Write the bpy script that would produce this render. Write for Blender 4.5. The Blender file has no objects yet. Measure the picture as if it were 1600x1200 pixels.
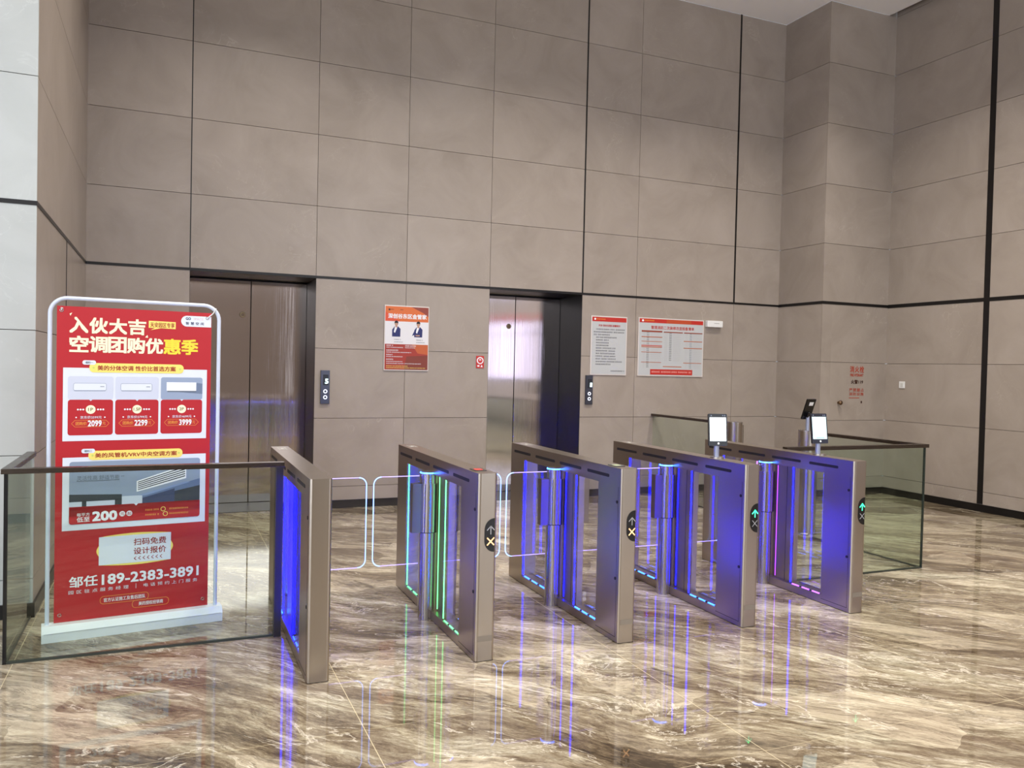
import bpy, bmesh, math, random
from mathutils import Vector, Matrix
random.seed(7)
SC = bpy.context.scene
COL = SC.collection
PI = math.pi

# ------------------------------------------------------------------ camera
cam_d = bpy.data.cameras.new('camera')
cam = bpy.data.objects.new('camera', cam_d)
COL.objects.link(cam)
cam_d.sensor_fit = 'HORIZONTAL'
cam_d.sensor_width = 36.0
cam_d.lens = 36.0 * 1270.27 / 1600.0
cam_d.clip_start = 0.05
_r = Vector((0.92007498, -0.39109602, 0.02249319))
_u = Vector((-0.01251868, 0.0280352, 0.99952854))
_f = Vector((0.39154223, 0.91992279, -0.02089848))
cam.matrix_world = Matrix(((_r.x, _u.x, -_f.x, 0.0), (_r.y, _u.y, -_f.y, 0.0),
                           (_r.z, _u.z, -_f.z, 1.5334), (0, 0, 0, 1)))
SC.camera = cam

# ------------------------------------------------------------------ world, exposure
w = bpy.data.worlds.new('world')
SC.world = w
w.use_nodes = True
w.node_tree.nodes['Background'].inputs[0].default_value = (0.75, 0.85, 1.0, 1)
w.node_tree.nodes['Background'].inputs[1].default_value = 0.6
SC.view_settings.view_transform = 'Standard'
SC.view_settings.look = 'None'
SC.view_settings.gamma = 1.0
SC.view_settings.use_curve_mapping = False
SC.view_settings.exposure = 0.1
SC.cycles.transparent_max_bounces = 32


def area(name, loc, aim, sx, sy, power, col, spread=180):
    l = bpy.data.lights.new(name, 'AREA')
    l.shape = 'RECTANGLE'
    l.size = sx
    l.size_y = sy
    l.energy = power
    l.color = col
    l.spread = math.radians(spread)
    o = bpy.data.objects.new(name, l)
    COL.objects.link(o)
    o.location = loc
    d = Vector(aim)
    o.rotation_euler = d.to_track_quat('-Z', 'Y').to_euler()
    return o


# daylight from the left glazing and side window, plus two added rear fills
area('daylight_left_glazing', (-3.45, -0.2, 2.1), (1, 0.05, 0), 8.6, 3.8, 205, (0.92, 0.96, 1.0))
area('added_fill_high_rear', (2.6, -6.85, 5.0), (0, 1, -0.02), 11.0, 1.7, 185, (0.93, 0.96, 1.0))  # invented high rear source, lifts walls and ceiling
area('added_fill_low_rear', (6.4, -6.85, 2.1), (-0.12, 1, 0), 3.6, 3.8, 60, (0.93, 0.96, 1.0))  # invented rear source, added for brighter lower walls
area('daylight_side_window', (8.50, -2.4, 1.98), (-1, 0, 0), 3.6, 1.5, 24, (0.72, 0.70, 1.0))
# recessed lamps of the lobby ceiling; last one added to brighten the right side
for lx, ly in ((0.4, 0.2), (3.4, 0.2), (6.4, 0.2), (0.6, 3.4), (3.4, 3.4), (6.4, 3.4), (0.9, 6.3), (3.6, 6.3), (6.2, 6.0)):
    area('ceiling_lamp', (lx, ly, 6.08), (0, 0, -1), 0.5, 0.5, 78 if lx > 6 else 60, (1.0, 0.93, 0.85), 122)


# ------------------------------------------------------------------ materials
MATS = {}


def srgb(r, g, b):
    def c(v):
        v /= 255.0
        return v / 12.92 if v <= 0.04045 else ((v + 0.055) / 1.055) ** 2.4
    return (c(r), c(g), c(b), 1.0)


def mat(name, rgb, rough=0.5, metal=0.0, emit=None, strength=0.0, spec=0.5, coat=0.0):
    if name in MATS:
        return MATS[name]
    m = bpy.data.materials.new(name)
    m.use_nodes = True
    b = m.node_tree.nodes['Principled BSDF']
    b.inputs['Base Color'].default_value = srgb(*rgb)
    b.inputs['Roughness'].default_value = rough
    b.inputs['Metallic'].default_value = metal
    b.inputs['Specular IOR Level'].default_value = spec
    b.inputs['Coat Weight'].default_value = coat
    if emit:
        b.inputs['Emission Color'].default_value = srgb(*emit)
        b.inputs['Emission Strength'].default_value = strength
    MATS[name] = m
    return m


class NT:
    def __init__(s, m):
        s.t = m.node_tree
        s.n = s.t.nodes
        s.l = s.t.links
        s.bsdf = s.n.get('Principled BSDF')

    def node(s, typ, **kw):
        n = s.n.new(typ)
        for k, v in kw.items():
            if k.startswith('in_'):
                key = k[3:]
                n.inputs[int(key) if key.isdigit() else key.replace('_', ' ')].default_value = v
            else:
                setattr(n, k, v)
        return n

    def link(s, a, b):
        s.l.new(a, b)

    def math(s, op, a, b=None, clamp=False):
        n = s.n.new('ShaderNodeMath')
        n.operation = op
        n.use_clamp = clamp
        for i, v in enumerate((a, b)):
            if v is None:
                continue
            if isinstance(v, (int, float)):
                n.inputs[i].default_value = v
            else:
                s.l.new(v, n.inputs[i])
        return n.outputs[0]

    def ramp(s, fac, stops):
        n = s.n.new('ShaderNodeValToRGB')
        e = n.color_ramp.elements
        while len(e) < len(stops):
            e.new(0.5)
        for el, (p, c) in zip(e, stops):
            el.position = p
            el.color = c
        s.l.new(fac, n.inputs[0])
        return n.outputs[0]

    def mix(s, fac, a, b, blend='MIX'):
        n = s.n.new('ShaderNodeMix')
        n.data_type = 'RGBA'
        n.blend_type = blend
        for sock, v in ((n.inputs[0], fac), (n.inputs[6], a), (n.inputs[7], b)):
            if isinstance(v, (int, float)):
                sock.default_value = v
            elif isinstance(v, tuple):
                sock.default_value = v
            else:
                s.l.new(v, sock)
        return n.outputs[2]


def stone(name, base, light, dark, rough=0.32):
    """honed limestone slabs: cloudy tone, a few pale veins, each slab cut from its own block"""
    m = mat(name, base, rough)
    t = NT(m)
    co = t.node('ShaderNodeTexCoord')
    geo = t.node('ShaderNodeNewGeometry')
    off = t.node('ShaderNodeVectorMath', operation='SCALE')
    off.inputs[0].default_value = (37.0, 19.0, 53.0)
    t.link(geo.outputs['Random Per Island'], off.inputs['Scale'])
    add = t.node('ShaderNodeVectorMath', operation='ADD')
    t.link(co.outputs['Object'], add.inputs[0])
    t.link(off.outputs[0], add.inputs[1])
    n1 = t.node('ShaderNodeTexNoise', in_Scale=1.6, in_Detail=8.0, in_Roughness=0.62, in_Distortion=0.8)
    t.link(add.outputs[0], n1.inputs['Vector'])
    c = t.ramp(n1.outputs[0], [(0.25, srgb(*dark)), (0.5, srgb(*base)), (0.78, srgb(*light))])
    n2 = t.node('ShaderNodeTexNoise', in_Scale=2.3, in_Detail=5.0, in_Roughness=0.55, in_Distortion=1.6)
    t.link(add.outputs[0], n2.inputs['Vector'])
    ridge = t.math('ABSOLUTE', t.math('SUBTRACT', n2.outputs[0], 0.56))
    vein = t.math('SUBTRACT', 1.0, t.math('MULTIPLY', ridge, 130.0), clamp=True)
    n3 = t.node('ShaderNodeTexNoise', in_Scale=1.1, in_Detail=2.0)
    t.link(add.outputs[0], n3.inputs['Vector'])
    gate = t.math('MULTIPLY', t.math('SUBTRACT', n3.outputs[0], 0.5), 4.0, clamp=True)
    vf = t.math('MULTIPLY', t.math('MULTIPLY', vein, gate), 0.55)
    c = t.mix(vf, c, srgb(min(255, light[0] + 22), min(255, light[1] + 22), min(255, light[2] + 20)))
    tone = t.math('ADD', t.math('MULTIPLY', geo.outputs['Random Per Island'], 0.07), 0.965)
    tc = t.node('ShaderNodeCombineColor')
    for i in range(3):
        t.link(tone, tc.inputs[i])
    c = t.mix(1.0, c, tc.outputs[0], 'MULTIPLY')
    t.link(c, t.bsdf.inputs['Base Color'])
    return m


STONE = stone('beige_limestone', (158, 147, 136), (168, 157, 147), (146, 135, 124))
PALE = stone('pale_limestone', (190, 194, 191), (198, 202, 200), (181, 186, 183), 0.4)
JOINT = mat('joint_backing_brown', (96, 82, 70), 0.8)  # dark brown backing behind the slab gaps
BLACKTRIM = mat('black_metal_trim', (24, 21, 20), 0.35, 0.3)


def floor_material():
    m = mat('brown_marble_floor', (150, 130, 105), 0.07, spec=0.5)
    t = NT(m)
    co = t.node('ShaderNodeTexCoord')
    sep = t.node('ShaderNodeSeparateXYZ')
    t.link(co.outputs['Object'], sep.inputs[0])
    rot = t.node('ShaderNodeMapping')
    rot.inputs['Rotation'].default_value = (0, 0, math.radians(40))
    t.link(co.outputs['Object'], rot.inputs[0])

    def warp(src, scale, detail, amount, stretch=(1, 1, 1)):
        mp = t.node('ShaderNodeMapping')
        mp.inputs['Scale'].default_value = stretch
        t.link(src, mp.inputs[0])
        n = t.node('ShaderNodeTexNoise', in_Scale=scale, in_Detail=detail, in_Roughness=0.55)
        t.link(mp.outputs[0], n.inputs['Vector'])
        sb = t.node('ShaderNodeVectorMath', operation='SUBTRACT')
        t.link(n.outputs['Color'], sb.inputs[0])
        sb.inputs[1].default_value = (0.5, 0.5, 0.5)
        sc = t.node('ShaderNodeVectorMath', operation='SCALE')
        t.link(sb.outputs[0], sc.inputs[0])
        sc.inputs['Scale'].default_value = amount
        ad = t.node('ShaderNodeVectorMath', operation='ADD')
        t.link(src, ad.inputs[0])
        t.link(sc.outputs[0], ad.inputs[1])
        return ad.outputs[0]
    wa = warp(rot.outputs[0], 0.5, 2.0, 0.75)
    wb = warp(wa, 1.7, 4.0, 0.30, (0.6, 1, 1))

    def layer(src, sx, sy, scale, detail, rough, dist=0.0):
        mp = t.node('ShaderNodeMapping')
        mp.inputs['Scale'].default_value = (sx, sy, 1)
        t.link(src, mp.inputs[0])
        n = t.node('ShaderNodeTexNoise', in_Scale=scale, in_Detail=detail, in_Roughness=rough, in_Distortion=dist)
        t.link(mp.outputs[0], n.inputs['Vector'])
        return n.outputs[0]
    broad = layer(wa, 0.6, 1.7, 1.0, 5.0, 0.6, 0.4)
    strata = layer(wb, 0.7, 4.0, 1.5, 11.0, 0.72)
    fine = layer(wb, 2.4, 10.0, 3.0, 11.0, 0.8)
    grain = layer(wb, 8.0, 22.0, 4.0, 6.0, 0.8)
    v = t.math('ADD', t.math('MULTIPLY', broad, 0.26), t.math('MULTIPLY', strata, 0.36))
    v = t.math('ADD', v, t.math('ADD', t.math('MULTIPLY', fine, 0.34), t.math('MULTIPLY', grain, 0.16)))
    c = t.ramp(v, [(0.462, srgb(55, 46, 36)), (0.514, srgb(94, 81, 64)), (0.562, srgb(130, 117, 96)),
                   (0.610, srgb(164, 155, 132)), (0.672, srgb(208, 202, 180))])
    # angular pale and dark fragments caught in the strata
    fm = t.node('ShaderNodeMapping')
    fm.inputs['Scale'].default_value = (1.0, 2.1, 1)
    t.link(wb, fm.inputs[0])
    vo = t.node('ShaderNodeTexVoronoi', in_Scale=1.9)
    t.link(fm.outputs[0], vo.inputs['Vector'])
    vs_ = t.node('ShaderNodeSeparateColor')
    t.link(vo.outputs['Color'], vs_.inputs[0])
    pale = t.math('MULTIPLY', t.math('SUBTRACT', vs_.outputs[0], 0.68), 8.0, clamp=True)
    deep = t.math('MULTIPLY', t.math('SUBTRACT', 0.26, vs_.outputs[0]), 8.0, clamp=True)
    tex = t.math('ADD', t.math('MULTIPLY', fine, 0.7), 0.1)
    c = t.mix(t.math('MULTIPLY', t.math('MULTIPLY', pale, tex), 0.6), c, srgb(220, 208, 182))
    c = t.mix(t.math('MULTIPLY', t.math('MULTIPLY', deep, tex), 0.55), c, srgb(88, 73, 60))
    # rosy-brown clouds
    cl = layer(wa, 0.6, 0.9, 0.8, 3.0, 0.5)
    rose = t.math('MULTIPLY', t.math('SUBTRACT', cl, 0.54), 4.0, clamp=True)
    c = t.mix(t.math('MULTIPLY', rose, 0.25), c, srgb(142, 112, 96))
    # hair-thin dark streaks along the strata
    d0 = layer(wb, 0.9, 5.0, 1.4, 8.0, 0.7)
    hair = t.math('SUBTRACT', 1.0, t.math('MULTIPLY', t.math('ABSOLUTE', t.math('SUBTRACT', d0, 0.49)), 42.0), clamp=True)
    c = t.mix(t.math('MULTIPLY', hair, 0.55), c, srgb(70, 56, 44))
    # dark seams and pale threads
    d1 = layer(wb, 0.4, 1.5, 1.1, 6.0, 0.6, 0.6)
    seam = t.math('SUBTRACT', 1.0, t.math('MULTIPLY', t.math('ABSOLUTE', t.math('SUBTRACT', d1, 0.47)), 60.0), clamp=True)
    brk = t.math('MULTIPLY', t.math('SUBTRACT', layer(wa, 1, 1, 1.7, 2.0, 0.5), 0.44), 5.0, clamp=True)
    c = t.mix(t.math('MULTIPLY', t.math('MULTIPLY', seam, brk), 0.75), c, srgb(54, 42, 33))
    d2 = layer(wb, 0.6, 2.2, 1.5, 7.0, 0.62, 0.8)
    thr = t.math('SUBTRACT', 1.0, t.math('MULTIPLY', t.math('ABSOLUTE', t.math('SUBTRACT', d2, 0.55)), 110.0), clamp=True)
    c = t.mix(t.math('MULTIPLY', thr, 0.55), c, srgb(228, 220, 202))

    # grout of the 1.47 x 0.74 tiles
    def line(axis, start, pitch, half):
        q = t.math('DIVIDE', t.math('SUBTRACT', axis, start), pitch)
        fr = t.math('ABSOLUTE', t.math('SUBTRACT', t.math('FRACT', t.math('ADD', q, 100.5)), 0.5))
        return t.math('LESS_THAN', fr, half / pitch)
    g = t.math('MAXIMUM', line(sep.outputs[0], 0.785, 1.47, 0.0018), t.math('MULTIPLY', line(sep.outputs[1], 2.592, 0.742, 0.0016), 0.6))
    c = t.mix(t.math('MULTIPLY', g, 0.65), c, srgb(214, 200, 164))
    t.link(c, t.bsdf.inputs['Base Color'])
    t.link(t.math('ADD', t.math('MULTIPLY', fine, 0.03), 0.012), t.bsdf.inputs['Roughness'])
    return m


FLOOR = floor_material()


def brushed(name, rgb, rough, axis_scale, bump=0.06, metal=1.0):
    m = mat(name, rgb, rough, metal)
    t = NT(m)
    co = t.node('ShaderNodeTexCoord')
    mp = t.node('ShaderNodeMapping')
    mp.inputs['Scale'].default_value = axis_scale
    t.link(co.outputs['Object'], mp.inputs[0])
    n = t.node('ShaderNodeTexNoise', in_Scale=1.0, in_Detail=3.0)
    t.link(mp.outputs[0], n.inputs['Vector'])
    t.link(t.math('ADD', t.math('MULTIPLY', t.math('SUBTRACT', n.outputs[0], 0.5), 0.10), rough), t.bsdf.inputs['Roughness'])
    b = t.node('ShaderNodeBump', in_Strength=bump, in_Distance=0.002)
    t.link(n.outputs[0], b.inputs['Height'])
    t.link(b.outputs[0], t.bsdf.inputs['Normal'])
    return m


STEEL = brushed('brushed_steel', (172, 161, 149), 0.30, (260, 260, 4), 0.012)
STEELP = brushed('polished_steel', (178, 172, 166), 0.27, (300, 300, 3), 0.01)
CLAMP = brushed('clamp_steel', (138, 126, 116), 0.34, (300, 300, 3), 0.01)
RAIL = brushed('bronzed_steel_rail', (92, 83, 76), 0.28, (4, 4, 200))
DOORM = brushed('lift_door_steel', (216, 203, 196), 0.06, (420, 420, 0.5), 0.10)
JAMB = brushed('lift_jamb_steel', (40, 40, 42), 0.38, (200, 200, 3), 0.03)


def thin_glass(name, tint, ior=1.45, haze=0.0):
    m = bpy.data.materials.new(name)
    m.use_nodes = True
    t = NT(m)
    t.n.remove(t.bsdf)
    out = t.n['Material Output']
    tr = t.node('ShaderNodeBsdfTransparent')
    tr.inputs[0].default_value = (*tint, 1)
    gl = t.node('ShaderNodeBsdfGlossy')
    gl.inputs['Roughness'].default_value = 0.02
    lw = t.node('ShaderNodeLayerWeight', in_Blend=0.5)
    f0 = ((ior - 1) / (ior + 1)) ** 2
    fac = t.math('ADD', t.math('MULTIPLY', t.math('POWER', lw.outputs['Facing'], 5.0), 1 - f0), f0, clamp=True)
    mx = t.node('ShaderNodeMixShader')
    t.link(fac, mx.inputs[0])
    t.link(tr.outputs[0], mx.inputs[1])
    t.link(gl.outputs[0], mx.inputs[2])
    t.link(mx.outputs[0], out.inputs[0])
    MATS[name] = m
    return m


GLASS = thin_glass('balustrade_glass', (0.90, 0.945, 0.91))
ACRYL = thin_glass('clear_acrylic', (0.965, 0.965, 0.985))
WINDOWG = thin_glass('window_glass', (0.97, 0.985, 0.98), 1.35)
GLASSEDGE = mat('glass_edge_green', (48, 54, 48), 0.3)
SHIELD = mat('light_shield_grey', (104, 94, 86), 0.7)
BLACK = mat('black_plastic', (14, 14, 16), 0.25)
SLOT = mat('dark_slot', (16, 15, 20), 0.5)
WHITE = mat('white_plastic', (228, 228, 226), 0.4)
ENAMEL = mat('white_enamel', (226, 231, 236), 0.3)
BLUELED = mat('blue_led', (8, 8, 12), 0.4, emit=(5, 7, 255), strength=34.0)
BLUECOL = mat('blue_column_led', (8, 8, 12), 0.4, emit=(5, 7, 255), strength=22.0)
RINGLED = mat('ring_led', (8, 8, 12), 0.4, emit=(40, 95, 255), strength=22.0)
BLUEFAR = mat('blue_lane_led', (8, 8, 12), 0.4, emit=(5, 7, 255), strength=75.0)
CYANLED = mat('cyan_led', (8, 8, 12), 0.4, emit=(40, 100, 255), strength=12.0)
GREENLED = mat('green_led', (8, 8, 12), 0.4, emit=(90, 230, 125), strength=6.0)
VIOLETLED = mat('violet_led', (8, 8, 12), 0.4, emit=(150, 70, 255), strength=9.0)
VIOLETCOL = mat('violet_column_led', (8, 8, 12), 0.4, emit=(150, 60, 255), strength=4.0)
EDGEGLOW = mat('wing_edge_glow', (120, 160, 255), 0.4, emit=(120, 165, 255), strength=4.0)
EDGEGLOWV = mat('wing_edge_glow_violet', (170, 160, 255), 0.4, emit=(170, 150, 255), strength=1.8)


# ------------------------------------------------------------------ mesh building
class MB:
    """collects shapes into one mesh; material slots by name"""

    def __init__(s):
        s.v = []
        s.f = []
        s.mi = []
        s.smooth = []
        s.mats = []

    def slot(s, m):
        if m not in s.mats:
            s.mats.append(m)
        return s.mats.index(m)

    def add(s, verts, faces, m, smooth=False):
        b = len(s.v)
        s.v += [tuple(v) for v in verts]
        k = s.slot(m)
        for f in faces:
            s.f.append(tuple(i + b for i in f))
            s.mi.append(k)
            s.smooth.append(smooth)

    def box(s, x0, x1, y0, y1, z0, z1, m):
        s.add([(x0, y0, z0), (x1, y0, z0), (x1, y1, z0), (x0, y1, z0), (x0, y0, z1), (x1, y0, z1), (x1, y1, z1), (x0, y1, z1)],
              [(0, 3, 2, 1), (4, 5, 6, 7), (0, 1, 5, 4), (1, 2, 6, 5), (2, 3, 7, 6), (3, 0, 4, 7)], m)

    def strip(s, x0, x1, y0, y1, z0, z1, lit, dark, n):
        """channel along y with n lit lengths between dark ones, one connected mesh"""
        ys = [y0]
        L = (y1 - y0) / n
        for i in range(n):
            ys += [y0 + L * (i + .14), y0 + L * (i + .86)]
        ys.append(y1)
        vs = [p for y in ys for p in ((x0, y, z0), (x1, y, z0), (x1, y, z1), (x0, y, z1))]
        b = len(s.v)
        s.v += vs
        for j in range(len(ys) - 1):
            q = b + j * 4
            for k in range(4):
                s.f.append((q + k, q + (k + 1) % 4, q + 4 + (k + 1) % 4, q + 4 + k))
                s.mi.append(s.slot(lit if j % 2 else dark))
                s.smooth.append(False)

    def rbox(s, x0, x1, y0, y1, z0, z1, r, m, n=4):
        """box with rounded vertical edges"""
        s.prism(rrect(x0, y0, x1, y1, r, n), z0, z1, m)

    def prism(s, poly, z0, z1, m, smooth=False):
        n = len(poly)
        vs = [(x, y, z0) for x, y in poly] + [(x, y, z1) for x, y in poly]
        s.add(vs, [tuple(range(n - 1, -1, -1)), tuple(range(n, 2 * n))], m)
        s.add(vs, [(i, (i + 1) % n, n + (i + 1) % n, n + i) for i in range(n)], m, smooth)

    def prism_y(s, poly, y0, y1, m):
        """poly in (x,z), front at y0 facing -y, back at y1"""
        n = len(poly)
        vs = [(x, y0, z) for x, z in poly] + [(x, y1, z) for x, z in poly]
        s.add(vs, [tuple(range(n)), tuple(range(2 * n - 1, n - 1, -1))] +
              [(i, n + i, n + (i + 1) % n, (i + 1) % n) for i in range(n)], m)

    def prism_x(s, poly, x0, x1, m):
        """poly in (y,z)"""
        n = len(poly)
        vs = [(x0, y, z) for y, z in poly] + [(x1, y, z) for y, z in poly]
        s.add(vs, [tuple(range(n - 1, -1, -1)), tuple(range(n, 2 * n))] +
              [(i, (i + 1) % n, n + (i + 1) % n, n + i) for i in range(n)], m)

    def cyl(s, cx, cy, z0, z1, r, m, n=32, r1=None):
        r1 = r if r1 is None else r1
        a = [(cx + r * math.cos(2 * PI * i / n), cy + r * math.sin(2 * PI * i / n), z0) for i in range(n)]
        b = [(cx + r1 * math.cos(2 * PI * i / n), cy + r1 * math.sin(2 * PI * i / n), z1) for i in range(n)]
        s.add(a + b, [(i, (i + 1) % n, n + (i + 1) % n, n + i) for i in range(n)], m, True)
        s.add(a + b, [tuple(range(n - 1, -1, -1)), tuple(range(n, 2 * n))], m)

    def tube(s, pts, r, m, n=10, cap=True):
        pts = [Vector(p) for p in pts]
        rings = []
        ref = None
        for i, p in enumerate(pts):
            t = (pts[min(i + 1, len(pts) - 1)] - pts[max(i - 1, 0)]).normalized()
            if ref is None:
                ref = t.orthogonal().normalized()
            a = (ref - t * ref.dot(t)).normalized()
            ref = a
            b = t.cross(a)
            rings.append([p + (a * math.cos(2 * PI * k / n) + b * math.sin(2 * PI * k / n)) * r for k in range(n)])
        vs = [v for q in rings for v in q]
        fs = []
        for i in range(len(rings) - 1):
            for k in range(n):
                fs.append((i * n + k, i * n + (k + 1) % n, (i + 1) * n + (k + 1) % n, (i + 1) * n + k))
        s.add(vs, fs, m, True)
        if cap:
            s.add(vs, [tuple(range(n - 1, -1, -1)), tuple(range((len(rings) - 1) * n, len(rings) * n))], m)

    def torus(s, c, R, r, m, axis='z', n=32, k=8):
        vs, fs = [], []
        for i in range(n):
            a = 2 * PI * i / n
            for j in range(k):
                b = 2 * PI * j / k
                x, y, z = (R + r * math.cos(b)) * math.cos(a), (R + r * math.cos(b)) * math.sin(a), r * math.sin(b)
                if axis == 'y':
                    x, y, z = x, -z, y
                vs.append((c[0] + x, c[1] + y, c[2] + z))
                fs.append((i * k + j, ((i + 1) % n) * k + j, ((i + 1) % n) * k + (j + 1) % k, i * k + (j + 1) % k))
        s.add(vs, fs, m, True)

    # --- flat print on a sheet that faces -y: u = x, v = z, w = height above the sheet
    def poly(s, pts, m, w=0.0):
        s.add([(u, -w, v) for u, v in pts], [tuple(range(len(pts)))], m)

    def rect(s, u0, v0, u1, v1, m, w=0.0, r=0.0):
        s.poly(rrect(u0, v0, u1, v1, r, 5) if r else [(u0, v0), (u1, v0), (u1, v1), (u0, v1)], m, w)

    def disc(s, u, v, r, m, w=0.0, ru=None, n=28):
        ru = r if ru is None else ru
        s.poly([(u + ru * math.cos(2 * PI * i / n), v + r * math.sin(2 * PI * i / n)) for i in range(n)], m, w)

    def outline(s, pts, th, m, w=0.0):
        n = len(pts)
        for i in range(n):
            a, b = Vector(pts[i]), Vector(pts[(i + 1) % n])
            d = b - a
            if d.length < 1e-6:
                continue
            q = Vector((-d.y, d.x)).normalized() * th / 2
            s.poly([tuple(a - q), tuple(b - q), tuple(b + q), tuple(a + q)], m, w)

    def stroke(s, pts, th, m, w=0.0):
        for a, b in zip(pts[:-1], pts[1:]):
            a, b = Vector(a), Vector(b)
            d = (b - a).normalized()
            q = Vector((-d.y, d.x)) * th / 2
            e = d * th * 0.3
            s.poly([tuple(a - q - e), tuple(b - q + e), tuple(b + q + e), tuple(a + q - e)], m, w)

    def text(s, body, u0, v0, u1, v1, m, w=0.0, bold=0.0, spacing=1.0, cols=None):
        vs, fs = text_mesh(body, bold, spacing)
        xs = [p[0] for p in vs]
        ys = [p[1] for p in vs]
        ax, bx, ay, by = min(xs), max(xs), min(ys), max(ys)
        sx = (u1 - u0) / (bx - ax)
        sy = (v1 - v0) / (by - ay)
        # heavy weights are struck several times with a small shift
        k = bold * 0.9
        hits = [(0, 0)] if not bold else [(-k, -k), (k, -k), (k, k), (-k, k), (0, 0)]
        for i, (hx, hy) in enumerate(hits):
            s.add([(u0 + (p[0] + hx - ax) * sx, -w - i * 0.00012, v0 + (p[1] + hy - ay) * sy) for p in vs], fs, m)

    def dashes(s, u0, u1, v, h, m, w=0.0, seed=0, word=(3, 7)):
        """a line of print too small to read: character-sized marks"""
        rr = random.Random(seed)
        u = u0
        while u < u1 - h * 0.4:
            for _ in range(rr.randint(*word)):
                if u > u1 - h * 0.4:
                    break
                k = rr.random()
                a, b = u, u + h * 0.78
                if k < .5:
                    s.rect(a, v + h * .62, b, v + h * .8, m, w)
                    s.rect(a + h * .3, v, a + h * .46, v + h, m, w + .0001)
                    s.rect(a, v + h * .1, b, v + h * .25, m, w)
                else:
                    s.rect(a, v, a + h * .16, v + h, m, w)
                    s.rect(a + h * .34, v + h * .1, b, v + h * .26, m, w)
                    s.rect(a + h * .34, v + h * .45, b, v + h * .6, m, w)
                    s.rect(a + h * .34, v + h * .8, b, v + h * .95, m, w)
                u += h * 0.95
            u += h * rr.choice((0, 0.3, 0.6))

    def build(s, name, parent=None, bevel=0.0):
        me = bpy.data.meshes.new(name)
        me.from_pydata(s.v, [], s.f)
        for m in s.mats:
            me.materials.append(m)
        me.polygons.foreach_set('material_index', s.mi)
        me.polygons.foreach_set('use_smooth', s.smooth)
        me.update()
        o = bpy.data.objects.new(name, me)
        COL.objects.link(o)
        if parent is not None:
            o.parent = parent
        if bevel:
            b = o.modifiers.new('edge', 'BEVEL')
            b.width = bevel
            b.segments = 2
            b.limit_method = 'ANGLE'
            b.angle_limit = math.radians(50)
        return o


def rrect(x0, y0, x1, y1, r, n=5):
    pts = []
    for cx, cy, a0 in ((x1 - r, y0 + r, -PI / 2), (x1 - r, y1 - r, 0), (x0 + r, y1 - r, PI / 2), (x0 + r, y0 + r, PI)):
        for i in range(n + 1):
            a = a0 + PI / 2 * i / n
            pts.append((cx + r * math.cos(a), cy + r * math.sin(a)))
    return pts


_TX = {}


def text_mesh(body, bold, spacing):
    key = (body, bold, spacing)
    if key not in _TX:
        cu = bpy.data.curves.new('lettering', 'FONT')
        cu.body = body
        cu.space_character = spacing
        cu.resolution_u = 2
        o = bpy.data.objects.new('lettering', cu)
        COL.objects.link(o)
        dg = bpy.context.evaluated_depsgraph_get()
        me = bpy.data.meshes.new_from_object(o.evaluated_get(dg))
        _TX[key] = ([tuple(v.co) for v in me.vertices], [tuple(p.vertices) for p in me.polygons])
        bpy.data.objects.remove(o)
        bpy.data.curves.remove(cu)
        bpy.data.meshes.remove(me)
    return _TX[key]


def tag(o, label, cat=None, group=None, kind=None):
    if label:
        o['label'] = label
    if cat:
        o['category'] = cat
    if group:
        o['group'] = group
    if kind:
        o['kind'] = kind
    return o


def thing(name, label, cat, loc=(0, 0, 0), rotz=0.0, group=None):
    o = bpy.data.objects.new(name, None)
    o.empty_display_size = 0.1
    COL.objects.link(o)
    o.location = loc
    o.rotation_euler = (0, 0, rotz)
    return tag(o, label, cat, group)


def struct(o, label, cat=None):
    o['kind'] = 'structure'
    return tag(o, label, cat)


def copy_tree(o, parent=None):
    c = o.copy()
    COL.objects.link(c)
    if parent is not None:
        c.parent = parent
    for ch in list(o.children):
        copy_tree(ch, c)
    return c


# ------------------------------------------------------------------ the lobby shell
XL, XR, YB, YP, YREAR, XFAR = -0.706, 8.589, 8.604, 7.809, -7.0, -3.6
CX = [XL, 0.202, 1.422, 2.389, 3.362, 4.546, 5.292, 6.761, 7.493]
RZ = [0.02, 0.228, 0.953, 1.685, 2.424, 3.159, 3.896, 4.642, 5.386, 6.135]
R0 = 2.424
ZC = 6.135


def slabs(fr, usplit, zsplit, m, gap=0.0045, thick=0.02, skip=()):
    """wall of stone slabs; fr(u, d, z) gives the point d behind the face"""
    b = MB()

    def quad(u0, u1, z0, z1, d, mm):
        b.add([fr(u0, d, z0), fr(u1, d, z0), fr(u1, d, z1), fr(u0, d, z1)], [(0, 1, 2, 3)], mm)
    for i in range(len(usplit) - 1):
        for j in range(len(zsplit) - 1):
            if (i, j) in skip:
                continue
            u0, u1, z0, z1 = usplit[i], usplit[i + 1], zsplit[j], zsplit[j + 1]
            quad(u0, u1, z0, z1, thick, JOINT)
            g = gap / 2
            a0, a1, c0, c1 = u0 + (g if i else 0), u1 - (g if i < len(usplit) - 2 else 0), z0 + g, z1 - g
            vs = [fr(a0, 0, c0), fr(a1, 0, c0), fr(a1, 0, c1), fr(a0, 0, c1), fr(a0, thick, c0), fr(a1, thick, c0), fr(a1, thick, c1), fr(a0, thick, c1)]
            b.add(vs, [(0, 1, 2, 3), (0, 4, 5, 1), (1, 5, 6, 2), (2, 6, 7, 3), (3, 7, 4, 0)], m)
    return b


def merge(b, c):
    k = len(b.v)
    b.v += c.v
    for f, mi, sm in zip(c.f, c.mi, c.smooth):
        b.f.append(tuple(i + k for i in f))
        b.mi.append(b.slot(c.mats[mi]))
        b.smooth.append(sm)
    return b


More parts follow.
